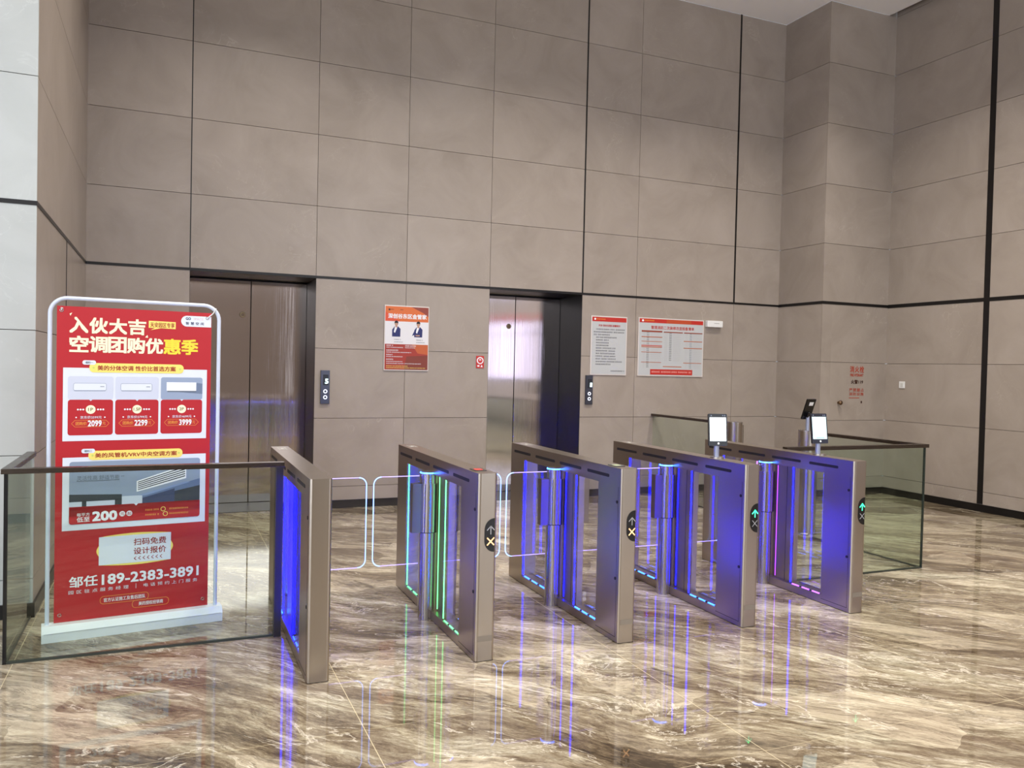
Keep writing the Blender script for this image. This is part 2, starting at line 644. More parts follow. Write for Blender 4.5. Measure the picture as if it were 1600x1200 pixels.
# floor and ceiling
b = MB()
b.box(XFAR - .3, XR + .3, YREAR - .3, 9.6, -0.1, 0.0, FLOOR)
struct(b.build('floor'), 'polished brown veined marble floor with thin pale joints', 'floor')
b = MB()
CEIL = mat('ceiling_paint', (246, 245, 244), 0.7)
b.box(XFAR - .3, XR - 0.13, YREAR - .3, YP, ZC, ZC + 0.12, CEIL)
b.box(XFAR - .3, CX[8], YP, YB, ZC, ZC + 0.12, CEIL)
b.box(XR - 0.16, XR + .1, YREAR - .3, YP + .06, 6.62, 6.7, CEIL)
b.box(XR - .16, XR - .131, YREAR - .3, YP + .06, ZC + .12, 6.62, CEIL)
b.box(XR - .131, XR + .1, YP + .02, YP + .06, ZC - .01, 6.62, STONE)
struct(b.build('ceiling'), 'plain off-white painted ceiling high above the lobby', 'ceiling')

# back wall (faces -y): lift openings are cells 1 and 4 of the lower four rows
skip = {(i, j) for i in (1, 4) for j in range(0, 4)}
b = slabs(lambda u, d, z: (u, YB + d, z), CX, RZ, STONE, skip=skip)
struct(b.build('wall_back'), 'tall beige limestone slab wall with the two lift doors', 'wall')
# boxed-out corner: return side (faces -x) and front (faces -y) above and beside the cabinet door
b = slabs(lambda u, d, z: (CX[8] + d, u, z), [YB, YP + .0205], RZ, STONE)
merge(b, slabs(lambda u, d, z: (u, YP + d, z), [CX[8], XR], RZ[4:], STONE))
merge(b, slabs(lambda u, d, z: (u, YP + d, z), [CX[8], 7.652], RZ[:5], STONE))
merge(b, slabs(lambda u, d, z: (u, YP + d, z), [7.652, XR], RZ[:2], STONE))
struct(b.build('wall_corner'), 'projecting beige limestone pier in the far right corner', 'wall')
# right wall (faces -x), glazed opening behind the camera
VB = 6.43
b = slabs(lambda u, d, z: (XR + d, u, z), [YP, VB], RZ + [6.62], STONE)
merge(b, slabs(lambda u, d, z: (XR + d, u, z), [VB, 4.2, 1.8, -0.6], RZ + [6.62], STONE))
merge(b, slabs(lambda u, d, z: (XR + d, u, z), [-0.6, -4.2], [0.02, 0.953, 1.15], STONE))
merge(b, slabs(lambda u, d, z: (XR + d, u, z), [-0.6, -4.2], [3.75, 4.642, 5.386, 6.135, 6.62], STONE))
merge(b, slabs(lambda u, d, z: (XR + d, u, z), [-4.2, YREAR], RZ + [6.62], STONE))
struct(b.build('wall_right'), 'beige limestone slab wall on the right with a black vertical strip', 'wall')
# left return (faces +x) and the pale pier front (faces -y)
YL = 5.466
YLS = YL + .0205
b = slabs(lambda u, d, z: (XL - d, u, z), [YLS, YB], RZ[4:], STONE)
merge(b, slabs(lambda u, d, z: (XL - d, u, z), [YLS, 7.015], RZ[:5], STONE))
merge(b, slabs(lambda u, d, z: (XL - d, u, z), [7.015, YB], RZ[:5], STONE))
struct(b.build('wall_left'), 'short beige limestone return wall beside the left lift', 'wall')
b = slabs(lambda u, d, z: (u, YL + d, z), [XFAR, -2.4, XL], RZ, PALE)
struct(b.build('wall_pier'), 'pale daylit stone pier face at the left edge', 'wall')
b = slabs(lambda u, d, z: (XFAR - d, u, z), [4.3, YL], RZ, STONE)
merge(b, slabs(lambda u, d, z: (XFAR - d, u, z), [YREAR, -5.0, -1.5, 2.0, 4.3], [4.1, 4.642, 5.386, 6.135], STONE))
merge(b, slabs(lambda u, d, z: (XFAR - d, u, z), [YREAR, -5.0], [0.02, 1.2, 2.424, 4.1], STONE))
struct(b.build('wall_far_left'), 'limestone side wall of the lobby beyond the picture', 'wall')
b = slabs(lambda u, d, z: (u, YREAR - d, z), [4.5, 2.9, 1.1, -.4, -1.9, XFAR], RZ[:6] + [4.1], STONE)
merge(b, slabs(lambda u, d, z: (u, YREAR - d, z), [XR, 8.25], RZ[:6] + [4.1], STONE))
merge(b, slabs(lambda u, d, z: (u, YREAR - d, z), [XR, 4.1, 0.0, XFAR], [5.9, 6.135], STONE))
struct(b.build('wall_rear'), 'limestone slab wall behind the viewer', 'wall')

# daylit left glazing and side window; the rear panes are added glowing fill
GLOWPANE = mat('daylit_and_fill_pane', (200, 215, 235), 0.1, emit=(225, 235, 255), strength=1.0)
SIDEPANE = mat('daylit_side_pane', (200, 205, 235), 0.1, emit=(150, 145, 255), strength=0.25)
REDBAND = mat('red_banner_over_window', (170, 60, 50), 0.5, emit=(200, 90, 70), strength=0.35)
b = MB()
b.box(XR + .05, XR + .06, -4.2, -0.6, 1.15, 3.75, BLACKTRIM)
b.box(XR + .02, XR + .05, -4.2, -0.6, 1.22, 2.76, SIDEPANE)
b.box(XR + .02, XR + .05, -4.2, -0.6, 2.78, 2.95, REDBAND)
b.box(XR + .02, XR + .05, -4.2, -0.6, 3.42, 3.75, SIDEPANE)
b.box(XR + .02, XR + .05, -4.2, -0.6, 2.95, 3.42, STONE)
struct(b.build('window_1'), 'bright side window behind the viewer', 'window')
b = MB()
b.box(4.5, 8.25, YREAR - .06, YREAR - .05, 0.02, 4.1, GLOWPANE)  # invented glowing pane, goes with the low rear fill
for i in range(4):
    x = 4.5 + i * 1.25
    b.box(x - .03, x + .03, YREAR - .05, YREAR + .02, 0.02, 4.1, BLACKTRIM)
struct(b.build('added_fill_pane_low'), 'added glowing panes behind the viewer that brighten the lower walls', 'window')
b = MB()
b.box(XFAR, XR, YREAR - .06, YREAR - .05, 4.1, 5.9, GLOWPANE)  # invented glowing band, goes with the high rear fill
for i in range(9):
    x = XFAR + i * 1.52
    b.box(x - .03, x + .03, YREAR - .05, YREAR + .02, 4.1, 5.9, BLACKTRIM)
struct(b.build('added_fill_pane_high'), 'added glowing band high behind the viewer that brightens walls and ceiling', 'window')
b = MB()
b.box(XFAR - .06, XFAR - .05, -5.0, 4.3, 0.02, 4.1, GLOWPANE)
for i in range(8):
    y = -5.0 + i * 1.328
    b.box(XFAR - .05, XFAR + .02, y - .03, y + .03, 0.02, 4.1, BLACKTRIM)
struct(b.build('window_2'), 'tall glazing on the left side behind the viewer', 'window')

# black inlay strips
k = 1


def trim(x0, x1, y0, y1, z0, z1, what):
    global k
    q = MB()
    q.box(x0, x1, y0, y1, z0, z1, BLACKTRIM)
    struct(q.build('trim_%d' % k), what, 'trim')
    k += 1


h = 0.013
trim(XL + .004, 7.49, YB - .004, YB + .019, R0 - h, R0 + h, 'black inlay strip running over the two lift doors')
trim(4.546 - .009, 4.546 + .009, YB - .003, YB + .019, R0 + h, ZC, 'black vertical inlay strip above the right lift jamb')
trim(6.761 - .012, 6.761 + .012, YB - .003, YB + .019, R0 + h, ZC, 'black vertical inlay strip right of the notice boards')
trim(0.202 - .005, 0.202 + .005, YB - .002, YB + .019, R0 + h, ZC, 'thin dark vertical joint above the left lift jamb')
trim(CX[8] - .004, CX[8] + .019, YP - .004, YB - .004, R0 - .018, R0 + .018, 'black inlay strip on the side of the corner pier')
trim(CX[8] + .019, XR - .004, YP - .004, YP + .019, R0 - .018, R0 + .018, 'black inlay strip on the front of the corner pier')
trim(XR - .004, XR + .019, YREAR, YP - .004, R0 - .022, R0 + .022, 'black horizontal inlay strip along the right wall')
trim(XR - .005, XR + .019, VB - .035, VB + .035, R0 + .022, 6.6, 'broad black vertical strip on the right wall above the inlay')
trim(XR - .005, XR + .019, VB - .035, VB + .035, 0.09, R0 - .022, 'broad black vertical strip on the right wall below the inlay')
trim(XL - .019, XL + .004, YL - .004, YB - .004, R0 - h, R0 + h, 'black inlay strip on the left return wall')
trim(XFAR, XL - .019, YL - .004, YL + .019, R0 - h, R0 + h, 'black inlay strip across the pale pier')
trim(XL - .019, XL + .003, 7.015 - .012, 7.015 + .012, 0.09, R0 - h, 'black vertical joint on the left return wall')


def baseboard(side, x0, x1, y0, y1, what):
    q = MB()
    q.box(x0, x1, y0, y1, 0.0, 0.085, BLACKTRIM)
    return q


q = baseboard('back', XL, 0.202, YB - .012, YB, '')
q.box(1.422, 3.362, YB - .012, YB, 0, 0.085, BLACKTRIM)
q.box(4.546, CX[8], YB - .012, YB, 0, 0.085, BLACKTRIM)
struct(q.build('baseboard_back'), 'dark metal skirting along the back wall', 'baseboard')
q = baseboard('right', XR - .012, XR, YREAR, YP, '')
struct(q.build('baseboard_right'), 'dark metal skirting along the right wall', 'baseboard')
q = baseboard('corner', CX[8] - .012, XR - .012, YP - .012, YP, '')
q.box(CX[8] - .012, CX[8], YP, YB - .012, 0, 0.085, BLACKTRIM)
struct(q.build('baseboard_corner'), 'dark metal skirting around the corner pier', 'baseboard')
q = baseboard('left', XL, XL + .012, YL - .012, YB - .012, '')
q.box(XFAR, XL, YL - .012, YL, 0, 0.085, BLACKTRIM)
struct(q.build('baseboard_left'), 'dark metal skirting around the pale pier and left return', 'baseboard')

# ------------------------------------------------------------------ lifts
YD = 9.2
LOCKM = mat('door_lock_brass', (170, 152, 122), 0.3, 0.9)


def lift(name, x0, x1, seam, label):
    d = bpy.data.objects.new(name, None)
    COL.objects.link(d)
    d.location = (0.5 * (x0 + x1), YD, 0)
    struct(d, label, 'lift door')
    ox, oy = d.location.x, d.location.y
    a, c, s = x0 - ox, x1 - ox, seam - ox
    f = MB()
    f.box(a - .03, a, YB - oy + .001, .05, 0, R0 - .014, JAMB)
    f.box(c, c + .03, YB - oy + .001, .05, 0, R0 - .014, JAMB)
    f.box(a - .03, c + .03, YB - oy + .001, .05, R0 - .014, R0 + .04, JAMB)
    f.box(a - .03, c + .03, .02, .05, 0, R0 + .04, JAMB)
    f.box(a, c, YB - oy + .02, 0.0, -0.002, 0.004, JAMB)
    tag(f.build('door_frame', d), 'dark steel reveal around the doors')
    for u0, u1 in ((a + .002, s - .004), (s + .004, c - .002)):
        p = MB()
        p.box(u0, u1, -0.012, 0.02, 0.008, R0 - .03, DOORM)
        leaf = p.build('door_leaf', d, 0.002)
    lk = MB()
    lk.torus((s - .085, -.013, 2.03), .024, .008, LOCKM, 'y', 20, 6)
    lk.disc(s - .085, 2.03, .018, mat('keyhole_dark', (120, 100, 80), .4, .6), .0135)
    tag(lk.build('release_lock', d), 'small round brass key lock on the left leaf')
    return d


lift('door_1', 0.202, 1.422, 0.832, 'left lift with brushed steel doors behind the red banner')
lift('door_2', 3.362, 4.546, 3.935, 'right lift with steel doors reflecting a bright window')

# ------------------------------------------------------------------ hydrant cabinet door in the corner pier
d = bpy.data.objects.new('door_3', None)
COL.objects.link(d)
d.location = (7.652, YP, 0)
struct(d, 'stone-faced fire hydrant cabinet door with red lettering', 'cabinet door')
W3 = XR - 7.652
q = slabs(lambda u, dd, z: (u, dd, z), [0, W3], RZ[1:5], STONE)
q.build('door_panel', d)
kn = MB()
KN = mat('knob_bronze', (120, 95, 70), 0.2, 0.9)
pr = [(0, 0.016), (0.012, 0.012), (0.022, 0.012), (0.028, 0.026), (0.045, 0.030), (0.056, 0.022), (0.060, 0.0)]
vs, fs = [], []
for dd, r in pr:
    vs += [(0.141 + r * math.cos(2 * PI * i / 20), -dd, 1.178 + r * math.sin(2 * PI * i / 20)) for i in range(20)]
for j in range(len(pr) - 1):
    fs += [(j * 20 + i, j * 20 + (i + 1) % 20, (j + 1) * 20 + (i + 1) % 20, (j + 1) * 20 + i) for i in range(20)]
kn.add(vs, fs, KN, True)
tag(kn.build('knob', d), 'round polished bronze door knob')
RED_T = mat('red_lettering', (176, 62, 36), 0.5)
DRK_T = mat('dark_lettering', (70, 42, 32), 0.5)
q = MB()
q.text('消火栓', 0.322, 1.562, 0.556, 1.642, RED_T, .002, .02, 1.15)
q.text('FIRE HYDRANT', 0.328, 1.512, 0.548, 1.545, RED_T, .002, .03)
q.text('火警119', 0.345, 1.418, 0.545, 1.468, DRK_T, .002, .03)
q.text('严禁圈占', 0.318, 1.318, 0.560, 1.362, RED_T, .002, .01, 1.2)
q.text('消防设施', 0.318, 1.268, 0.560, 1.308, RED_T, .002, .01, 1.2)
q.rect(0.316, 1.234, 0.49, 1.242, RED_T, .002)
q.rect(0.516, 1.170, 0.540, 1.200, DRK_T, .002)
q.build('hydrant_lettering', d)

# ------------------------------------------------------------------ turnstiles
YG0, YG1, GH, GW = 3.904, 5.476, 0.98, 0.108
YC = 4.713
W1 = (4.163, 4.465)      # front window
W2 = (4.845, 5.240)      # rear window
ZS, ZT = 0.056, 0.876    # sill and beam underside
GREY_ICON = mat('etched_mark', (214, 214, 208), 0.5)
READER = mat('reader_glass', (30, 28, 30), 0.1)
ARROW_ON = mat('lit_green_arrow', (80, 255, 190), 0.4, emit=(60, 255, 180), strength=1.6)
CROSS_ON = mat('lit_orange_cross', (255, 190, 130), 0.4, emit=(255, 190, 130), strength=1.6)
SYM_OFF = mat('unlit_symbol', (172, 172, 176), 0.5)
LABELM = mat('clear_sticker', (150, 141, 130), 0.5, 0.6)


def turnstile(x, led, label, left_post=True, right_post=True, arrow=None, top='none', bluetop=False):
    t = thing('turnstile', label, 'turnstile', (x, YC, 0), 0, 'turnstile pedestals in a row')
    w = GW
    f = lambda y: y - YC
    ya, yb_ = f(YG0), f(YG1)
    h = MB()
    # front and rear cabinets with rounded corners, beam, sill, centre column
    r = 0.016
    h.prism([(0, f(W1[0]))] + [(r - r * math.cos(PI / 2 * i / 5), ya + r - r * math.sin(PI / 2 * i / 5)) for i in range(6)] +
            [(w - r + r * math.sin(PI / 2 * i / 5), ya + r - r * math.cos(PI / 2 * i / 5)) for i in range(6)] + [(w, f(W1[0]))], 0.004, GH, STEEL)
    h.prism([(0, f(W2[1])), (w, f(W2[1])), (w, yb_ - .006), (w - .006, yb_), (.006, yb_), (0, yb_ - .006)], 0.004, GH, STEEL)
    h.box(0, w, f(W1[0]), f(W2[1]), ZT, GH, STEEL)
    h.box(0, w, f(W1[0]), f(W2[1]), 0.004, ZS, STEEL)
    h.box(0.034, w - .034, f(4.468), f(4.842), ZS, ZT, STEEL)
    h.build('housing', t, 0.0012)
    # dark seams on the cabinet flanks
    q = MB()
    q.box(-.0006, w + .0006, ya + .03, f(W1[0]) - .004, 0.030, 0.033, SLOT)
    q.box(-.0006, w + .0006, ya + .03, ya + .032, 0.030, ZT, SLOT)
    q.box(.0334, w - .0334, f(4.545), f(4.549), ZS, ZT, SLOT)
    q.box(0.005, w - .005, ya + .004, yb_ - .004, 0.0, 0.004, SLOT)
    q.build('seam', t)
    for y0, y1 in ((5.131, 5.413), (4.747, 5.046), (4.382, 4.672), (4.040, 4.301)):
        s = MB()
        s.prism_x(rrect(f(y0), .917, f(y1), .935, .008, 4), -.0015, w + .0015, SLOT)
        s.build('sensor_slot', t)
    for z in (0.79, 0.36):
        s = MB()
        s.prism_x([(f(3.945) + .009 * math.cos(2 * PI * i / 14), z + .009 * math.sin(2 * PI * i / 14)) for i in range(14)], -.003, w + .003, SLOT)
        s.build('cabinet_lock', t)
    # window panes, flush with both flanks
    for (y0, y1) in (W1, W2):
        s = MB()
        s.box(0.003, 0.008, f(y0) + .001, f(y1) - .001, ZS + .001, ZT - .001, ACRYL)
        s.box(w - .008, w - .003, f(y0) + .001, f(y1) - .001, ZS + .001, ZT - .001, ACRYL)
        s.build('window_pane', t)
    # light strips framing the windows
    for (y0, y1) in (W1, W2):
        a, c = f(y0), f(y1)
        for u0, u1, sl, nr, fa in ((.010, .016, led['sill'], led['near'], led['far']), (w - .015, w - .009, CYANLED, BLUEFAR, BLUEFAR)):
            back = u0 > .05
            s = MB()
            s.strip(u0, u1, a + .006, c - .006, ZS, ZS + .004, sl, SLOT, 3)
            s.build('sill_light', t)
            for y0_, y1_, m_ in ((a, a + .004, nr), (c - .004, c, fa))[:1 if back else 2]:
                s = MB()
                s.box(u0, u1, y0_, y1_, ZS + .008, ZT - .004, m_)
                s.build('edge_light', t)
            if back:  # added opaque backs keep the far-flank strips out of the camera's view
                for y0_, y1_, z0_, z1_ in ((a, a + .010, ZS, ZT), (a + .010, c - .006, ZS, ZS + .008)):
                    s = MB()
                    s.box(u0 - .006, u0 - .001, y0_, y1_, z0_, z1_, SHIELD)
                    s.build('light_shield', t)
    # upright lights on the centre column beside the posts
    for u0, u1, m_ in ((.032, .034, led['col']), (w - .034, w - .032, BLUECOL)):
        s = MB()
        s.box(u0, u1, f(4.641), f(4.645), ZS + .01, ZT - .01, m_)
        s.build('column_light', t)
    # swing posts, clamps and wings on the lane sides
    for side, on in ((-1, left_post), (1, right_post)):
        if not on:
            continue
        px = -.016 if side < 0 else w + .016
        p = MB()
        p.cyl(px, 0, 0.0, .880, .050, STEELP, 40)
        p.box(min(px, w / 2), max(px, w / 2), -.030, .030, 0.004, ZT - .002, STEEL)
        post = p.build('swing_post', t)
        r_ = MB()
        r_.cyl(px, 0, .880, .890, .046, STEELP, 40)
        r_.torus((px, 0, .884), .0485, .0035, RINGLED, 'z', 40, 6)
        r_.build('light_ring', post)
        c = MB()
        c.cyl(px, 0, .528, .820, .0565, STEELP, 40)
        c.cyl(px, 0, .524, .528, .0570, SLOT, 40)
        xa, xb = (px - .104, px - .03) if side < 0 else (px + .03, px + .104)
        c.box(xa, xb, -.024, .024, .524, .820, CLAMP)
        xs_ = px + .030
        c.box(xs_, xs_ + .004, -.0500, -.040, .528, .818, SLOT)
        c.box(px - .034, px - .031, -.0482, -.040, .528, .818, SLOT)
        c.build('wing_clamp', post)
        g = MB()
        R = .335
        x_in, x_out = px + side * .058, px + side * R
        u0, u1 = min(x_in, x_out), max(x_in, x_out)
        z0, z1, rr = .335, .865, .045
        pts = []
        corners = [(u1, z0), (u1, z1), (u0, z1), (u0, z0)]
        arcs = rrect(u0, z0, u1, z1, rr, 6)
        pts = arcs
        if side < 0:
            pts = [(u1, z0), (u1, z1)] + [q_ for q_ in arcs if q_[0] < u0 + rr + 1e-4]
        else:
            lo = [q_ for q_ in arcs if q_[0] > u1 - rr - 1e-4]
            pts = lo + [(u0, z1), (u0, z0)]
        g.prism_y(pts, -.006, .006, ACRYL)
        wing = g.build('wing', t)
        tag(wing, 'clear acrylic gate wing with glowing edge')
        e = MB()
        if side < 0:
            path = [(u1, z0)] + [q_ for q_ in reversed(arcs) if q_[0] < u0 + rr + 1e-4] + [(u1, z1)]
            arc = sorted([q_ for q_ in arcs if q_[0] < u0 + rr + 1e-4], key=lambda v: v[1])
        else:
            arc = sorted([q_ for q_ in arcs if q_[0] > u1 - rr - 1e-4], key=lambda v: v[1])
        n = len(arc)
        base_x = u1 if side < 0 else u0
        e.tube([(v[0], 0, v[1]) for v in arc], .0028, EDGEGLOW, 6)
        e.tube([(base_x, 0, z0), (arc[0][0], 0, arc[0][1])], .0022, EDGEGLOWV, 6)
        e.tube([(base_x, 0, z1), (arc[-1][0], 0, arc[-1][1])], .0022, EDGEGLOWV, 6)
        e.build('wing_edge_light', wing)
    # direction indicator on the front face
    if arrow is not None:
        s = MB()
        u1, u0 = w - .012, w - .068
        pts = [(u1, .571), (u1, .746)] + [(u1 - .004 - .052 * math.sin(PI / 2 * i / 8), .746 - .060 * (1 - math.cos(PI / 2 * i / 8))) for i in range(9)] + \
              [(u1 - .004 - .052 * math.cos(PI / 2 * i / 8), .571 + .060 * (1 - math.sin(PI / 2 * i / 8))) for i in range(9)]
        s.prism_y(pts, ya - .002, ya + .004, BLACK)
        ind = s.build('indicator_panel', t)
        cx = (u0 + u1) / 2 + .006
        a = MB()
        mA = ARROW_ON if arrow else SYM_OFF
        yy = -(ya - .0026)
        th = .007 if arrow else .0045
        a.stroke([(cx, .664), (cx, .702)], th, mA, yy)
        a.stroke([(cx - .020, .685), (cx, .706), (cx + .020, .685)], th, mA, yy)
        a.build('arrow_symbol', ind)
        a = MB()
        mC = SYM_OFF if arrow else CROSS_ON
        th = .0035 if arrow else .0065
        a.stroke([(cx - .018, .608), (cx + .018, .644)], th, mC, yy)
        a.stroke([(cx - .018, .644), (cx + .018, .608)], th, mC, yy - .0001)
        a.build('cross_symbol', ind)
        s = MB()
        s.rect(.012, .105, w - .012, .135, LABELM, -(ya - .0006))
        s.build('sticker', t)
    # marks and reader on the lid
    s = MB()
    zt = GH + .0008
    a0, a1 = yb_ - .22, yb_ - .08
    for q0, q1, q2, q3 in ((.03, .078, a0, a0 + .004), (.03, .078, a1 - .004, a1), (.03, .034, a0, a1), (.074, .078, a0, a1), (.045, .063, (a0 + a1) / 2 - .02, (a0 + a1) / 2 + .02)):
        s.add([(q0, q2, zt), (q1, q2, zt), (q1, q3, zt), (q0, q3, zt)], [(0, 1, 2, 3)], GREY_ICON)
    s.build('lid_mark', t)
    if top != 'none':
        s = MB()
        s.rbox(.020, w - .020, ya + .10, ya + .20, GH, GH + .003, .012, READER)
        rd = s.build('card_reader', t)
        s = MB()
        cm = mat('reader_red_mark', (220, 60, 50), .4, emit=(255, 70, 60), strength=.25) if top == 'red' else mat('reader_green_reflection', (170, 180, 140), .4)  # green patch paints a greenish reflection into the reader's colour
        s.rbox(.034, w - .034, ya + .125, ya + .175, GH + .003, GH + .0036, .008, cm)
        s.build('reader_patch', rd)
    return t


BL = dict(sill=CYANLED, near=BLUELED, far=BLUELED, col=BLUECOL)
GR = dict(sill=GREENLED, near=GREENLED, far=GREENLED, col=GREENLED)
VI = dict(sill=VIOLETLED, near=VIOLETLED, far=BLUELED, col=VIOLETCOL)
GX = [0.633, 1.486, 2.336, 3.193, 4.051]
turnstile(GX[0], BL, 'steel turnstile joined to the glass rail beside the red banner', left_post=False)
turnstile(GX[1], GR, 'steel turnstile with green-lit windows', arrow=False, top='red')
turnstile(GX[2], BL, 'blue-lit steel turnstile without a screen, showing an orange cross', arrow=False, top='green')
turnstile(GX[3], BL, 'steel turnstile carrying a white screen, blue-lit at its sill', arrow=True)
turnstile(GX[4], VI, 'steel turnstile carrying a screen, violet-lit at its sill, beside the far glass rail', arrow=True, right_post=False)

# ------------------------------------------------------------------ face terminals on two turnstiles
POSTM = mat('grey_painted_post', (158, 164, 184), 0.35, 0.5)


def terminal(x, y, z, rot, tilt, label, screen, flange=.045):
    t = thing('face_terminal', label, 'terminal', (x, y, z), rot, 'face recognition terminals on the turnstiles')
    q = MB()
    q.cyl(0, 0, 0, .008, flange, STEELP, 28)
    q.build('base_flange', t)
    q = MB()
    q.cyl(0, .012, .008, .120, .017, POSTM, 20)
    q.build('post', t)
    b = MB()
    b.prism_y(rrect(-.064, 0, .064, .205, .007, 4), -.007, .007, BLACK)
    body = b.build('body', t)
    body.location = (0, -.006, .078)
    body.rotation_euler = (tilt, 0, 0)
    q = MB()
    q.rect(-.056, .030, .056, .182, screen, .0076)
    tag(q.build('screen', body), 'lit white screen')
    q = MB()
    q.disc(.002, .015, .0065, mat('home_button', (225, 228, 230), .4, emit=(240, 240, 240), strength=.4), .0078)
    q.build('home_button', body)
    q = MB()
    for u in (-.045, .035, .048):
        q.disc(u, .193, .004, mat('lens_glint', (120, 130, 150), .1), .0078, n=12)
    q.build('camera_lens', body)
    return t


SCR = mat('lit_screen', (235, 245, 250), .2, emit=(235, 246, 252), strength=0.88)
SCR2 = mat('lit_screen_cool', (205, 238, 240), .2, emit=(200, 238, 240), strength=0.74)
T1 = terminal(3.262, 4.275, GH, math.radians(-12), math.radians(-6), 'face terminal with blank white screen, on the turnstile lit blue at the sill', SCR)
T2 = terminal(4.118, 4.285, GH, math.radians(-6), math.radians(-8), 'face terminal with pale camera view, on the violet-lit turnstile', SCR2)
for t_, seed in ((T1, 1), (T2, 2)):
    body = [c for c in t_.children if c.name.startswith('body')][0]
    q = MB()
    gm = mat('screen_grey_print', (150, 175, 178), .4, emit=(150, 175, 178), strength=.5)
    if seed == 1:
        q.dashes(-.034, .030, .040, .006, gm, .0079, 5)
        q.disc(0, .11, .006, mat('screen_faint_print', (225, 232, 235), .4, emit=(225, 232, 235), strength=.9), .0079)
        q.rect(-.050, .172, -.040, .175, gm, .0079)
    else:
        q.rect(-.030, .034, .036, .043, gm, .0079)
        q.rect(-.046, .046, -.042, .080, gm, .0079)
        q.poly([(-.05, .135), (.05, .150), (.05, .152), (-.05, .137)], gm, .0079)
        q.rect(.044, .038, .047, .052, gm, .0079)
    q.build('screen_print', body)

# ------------------------------------------------------------------ round gate posts at the side exit


def bollard(x, y, label, reader):
    t = thing('exit_gate_post', label, 'gate post', (x, y, 0), 0, 'round steel gate posts at the side exit')
    q = MB()
    q.cyl(0, 0, 0, .010, .118, STEELP, 40)
    q.cyl(0, 0, .010, .016, .110, STEELP, 40, .100)
    q.build('base_plate', t)
    q = MB()
    q.cyl(0, 0, .016, .985, .083, STEEL, 48)
    q.build('column', t)
    q = MB()
    q.cyl(0.072, -.012, .016, .960, .035, STEELP, 28)
    tag(q.build('hinge_tube', t), 'narrow polished tube along the column')
    q = MB()
    q.cyl(0, 0, .985, .992, .086, STEELP, 48)
    q.build('cap', t)
    if reader:
        rd = thing('face_terminal', 'black face terminal seen from behind, on the round steel gate post', 'terminal', (x, y, .992), math.radians(190))
        q = MB()
        q.cyl(0, 0, 0, .17, .018, POSTM, 20)
        q.build('post', rd)
        q = MB()
        q.prism_y(rrect(-.064, 0, .064, .205, .006, 4), -.007, .007, BLACK)
        bd = q.build('body', rd)
        bd.location = (0, -.028, .105)
        bd.rotation_euler = (math.radians(-19), 0, 0)
        q = MB()
        q.box(-.03, .03, .007, .034, .03, .075, BLACK)
        q.build('bracket', bd)
        q = MB()
        q.box(-.038, .022, .007, .0078, .140, .175, WHITE)
        tag(q.build('sticker', bd), 'white rating sticker')


bollard(5.672, 6.060, 'round steel gate post carrying a black terminal', True)
bollard(5.690, 7.170, 'round steel gate post nearer the back wall, bare on top', False)

# ------------------------------------------------------------------ glass balustrades
# left: front pane along x to the first turnstile, side pane back to the pale pier
t = thing('glass_balustrade', 'glass balustrade with bronzed handrail around the red banner', 'balustrade', (-0.72, 4.665, 0), 0, 'glass balustrades closing the turnstile line')
q = MB()
L = 0.633 + .72
q.box(-.022, L - .020, -.026, .026, .950, .976, RAIL)
q.box(-.022, .026, .026, YL - 4.665 - .002, .950, .976, RAIL)
q.build('handrail', t, .002)
q = MB()
q.box(.006, L - .066, -.006, .006, .012, .949, GLASS)
q.build('glass_pane', t)
q = MB()
q.box(-.006, .006, .006, YL - 4.665 - .014, .012, .949, GLASS)
q.build('glass_pane', t)
q = MB()
q.box(.0, L - .066, -.008, .008, 0, .012, GLASSEDGE)
q.box(-.008, .008, .008, YL - 4.665 - .014, 0, .012, GLASSEDGE)
q.build('floor_channel', t)
q = MB()
q.box(-.010, .006, -.010, .006, 0, .95, BLACK)
tag(q.build('corner_seal', t), 'black strip at the glass corner')
q = MB()
q.box(L - .066, L - .026, -.024, .030, 0, .95, mat('dark_post_steel', (70, 68, 72), .3, .8))
q.build('end_post', t, .002)
# right: pane from the last turnstile, then two side runs with the gap of the side exit
RX, RY = 5.57, 4.665
t = thing('glass_balustrade', 'glass balustrade with steel handrail turning the corner beyond the violet-lit turnstile', 'balustrade', (RX, RY, 0), 0, 'glass balustrades closing the turnstile line')
x0 = 4.051 + GW - RX + .003
q = MB()
q.box(x0, .026, -.026, .026, .966, .994, RAIL)
q.box(-.026, .026, .026, 1.18, .966, .994, RAIL)
q.build('handrail', t, .002)
q = MB()
q.box(x0 + .01, -.006, -.006, .006, .012, .965, GLASS)
q.build('glass_pane', t)
q = MB()
q.box(-.006, .006, .006, 1.18, .012, .965, GLASS)
q.build('glass_pane', t)
q = MB()
q.box(x0 + .01, .0, -.007, .007, 0, .012, GLASSEDGE)
q.box(-.007, .007, .007, 1.18, 0, .012, GLASSEDGE)
q.build('floor_channel', t)
q = MB()
q.box(-.004, .009, -.009, .004, 0, .966, mat('glass_edge_dark', (34, 44, 38), .25))
tag(q.build('corner_seal', t), 'dark strip at the glass corner')
t = thing('glass_balustrade', 'short glass balustrade standing against the back wall', 'balustrade', (RX, 7.40, 0), 0, 'glass balustrades closing the turnstile line')
q = MB()
q.box(-.026, .026, 0, YB - 7.40 - .003, .966, .994, RAIL)
q.build('handrail', t, .002)
q = MB()
q.box(-.006, .006, 0, YB - 7.40 - .016, .012, .965, GLASS)
q.build('glass_pane', t)
q = MB()
q.box(-.007, .007, 0, YB - 7.40 - .016, 0, .012, GLASSEDGE)
q.build('floor_channel', t)

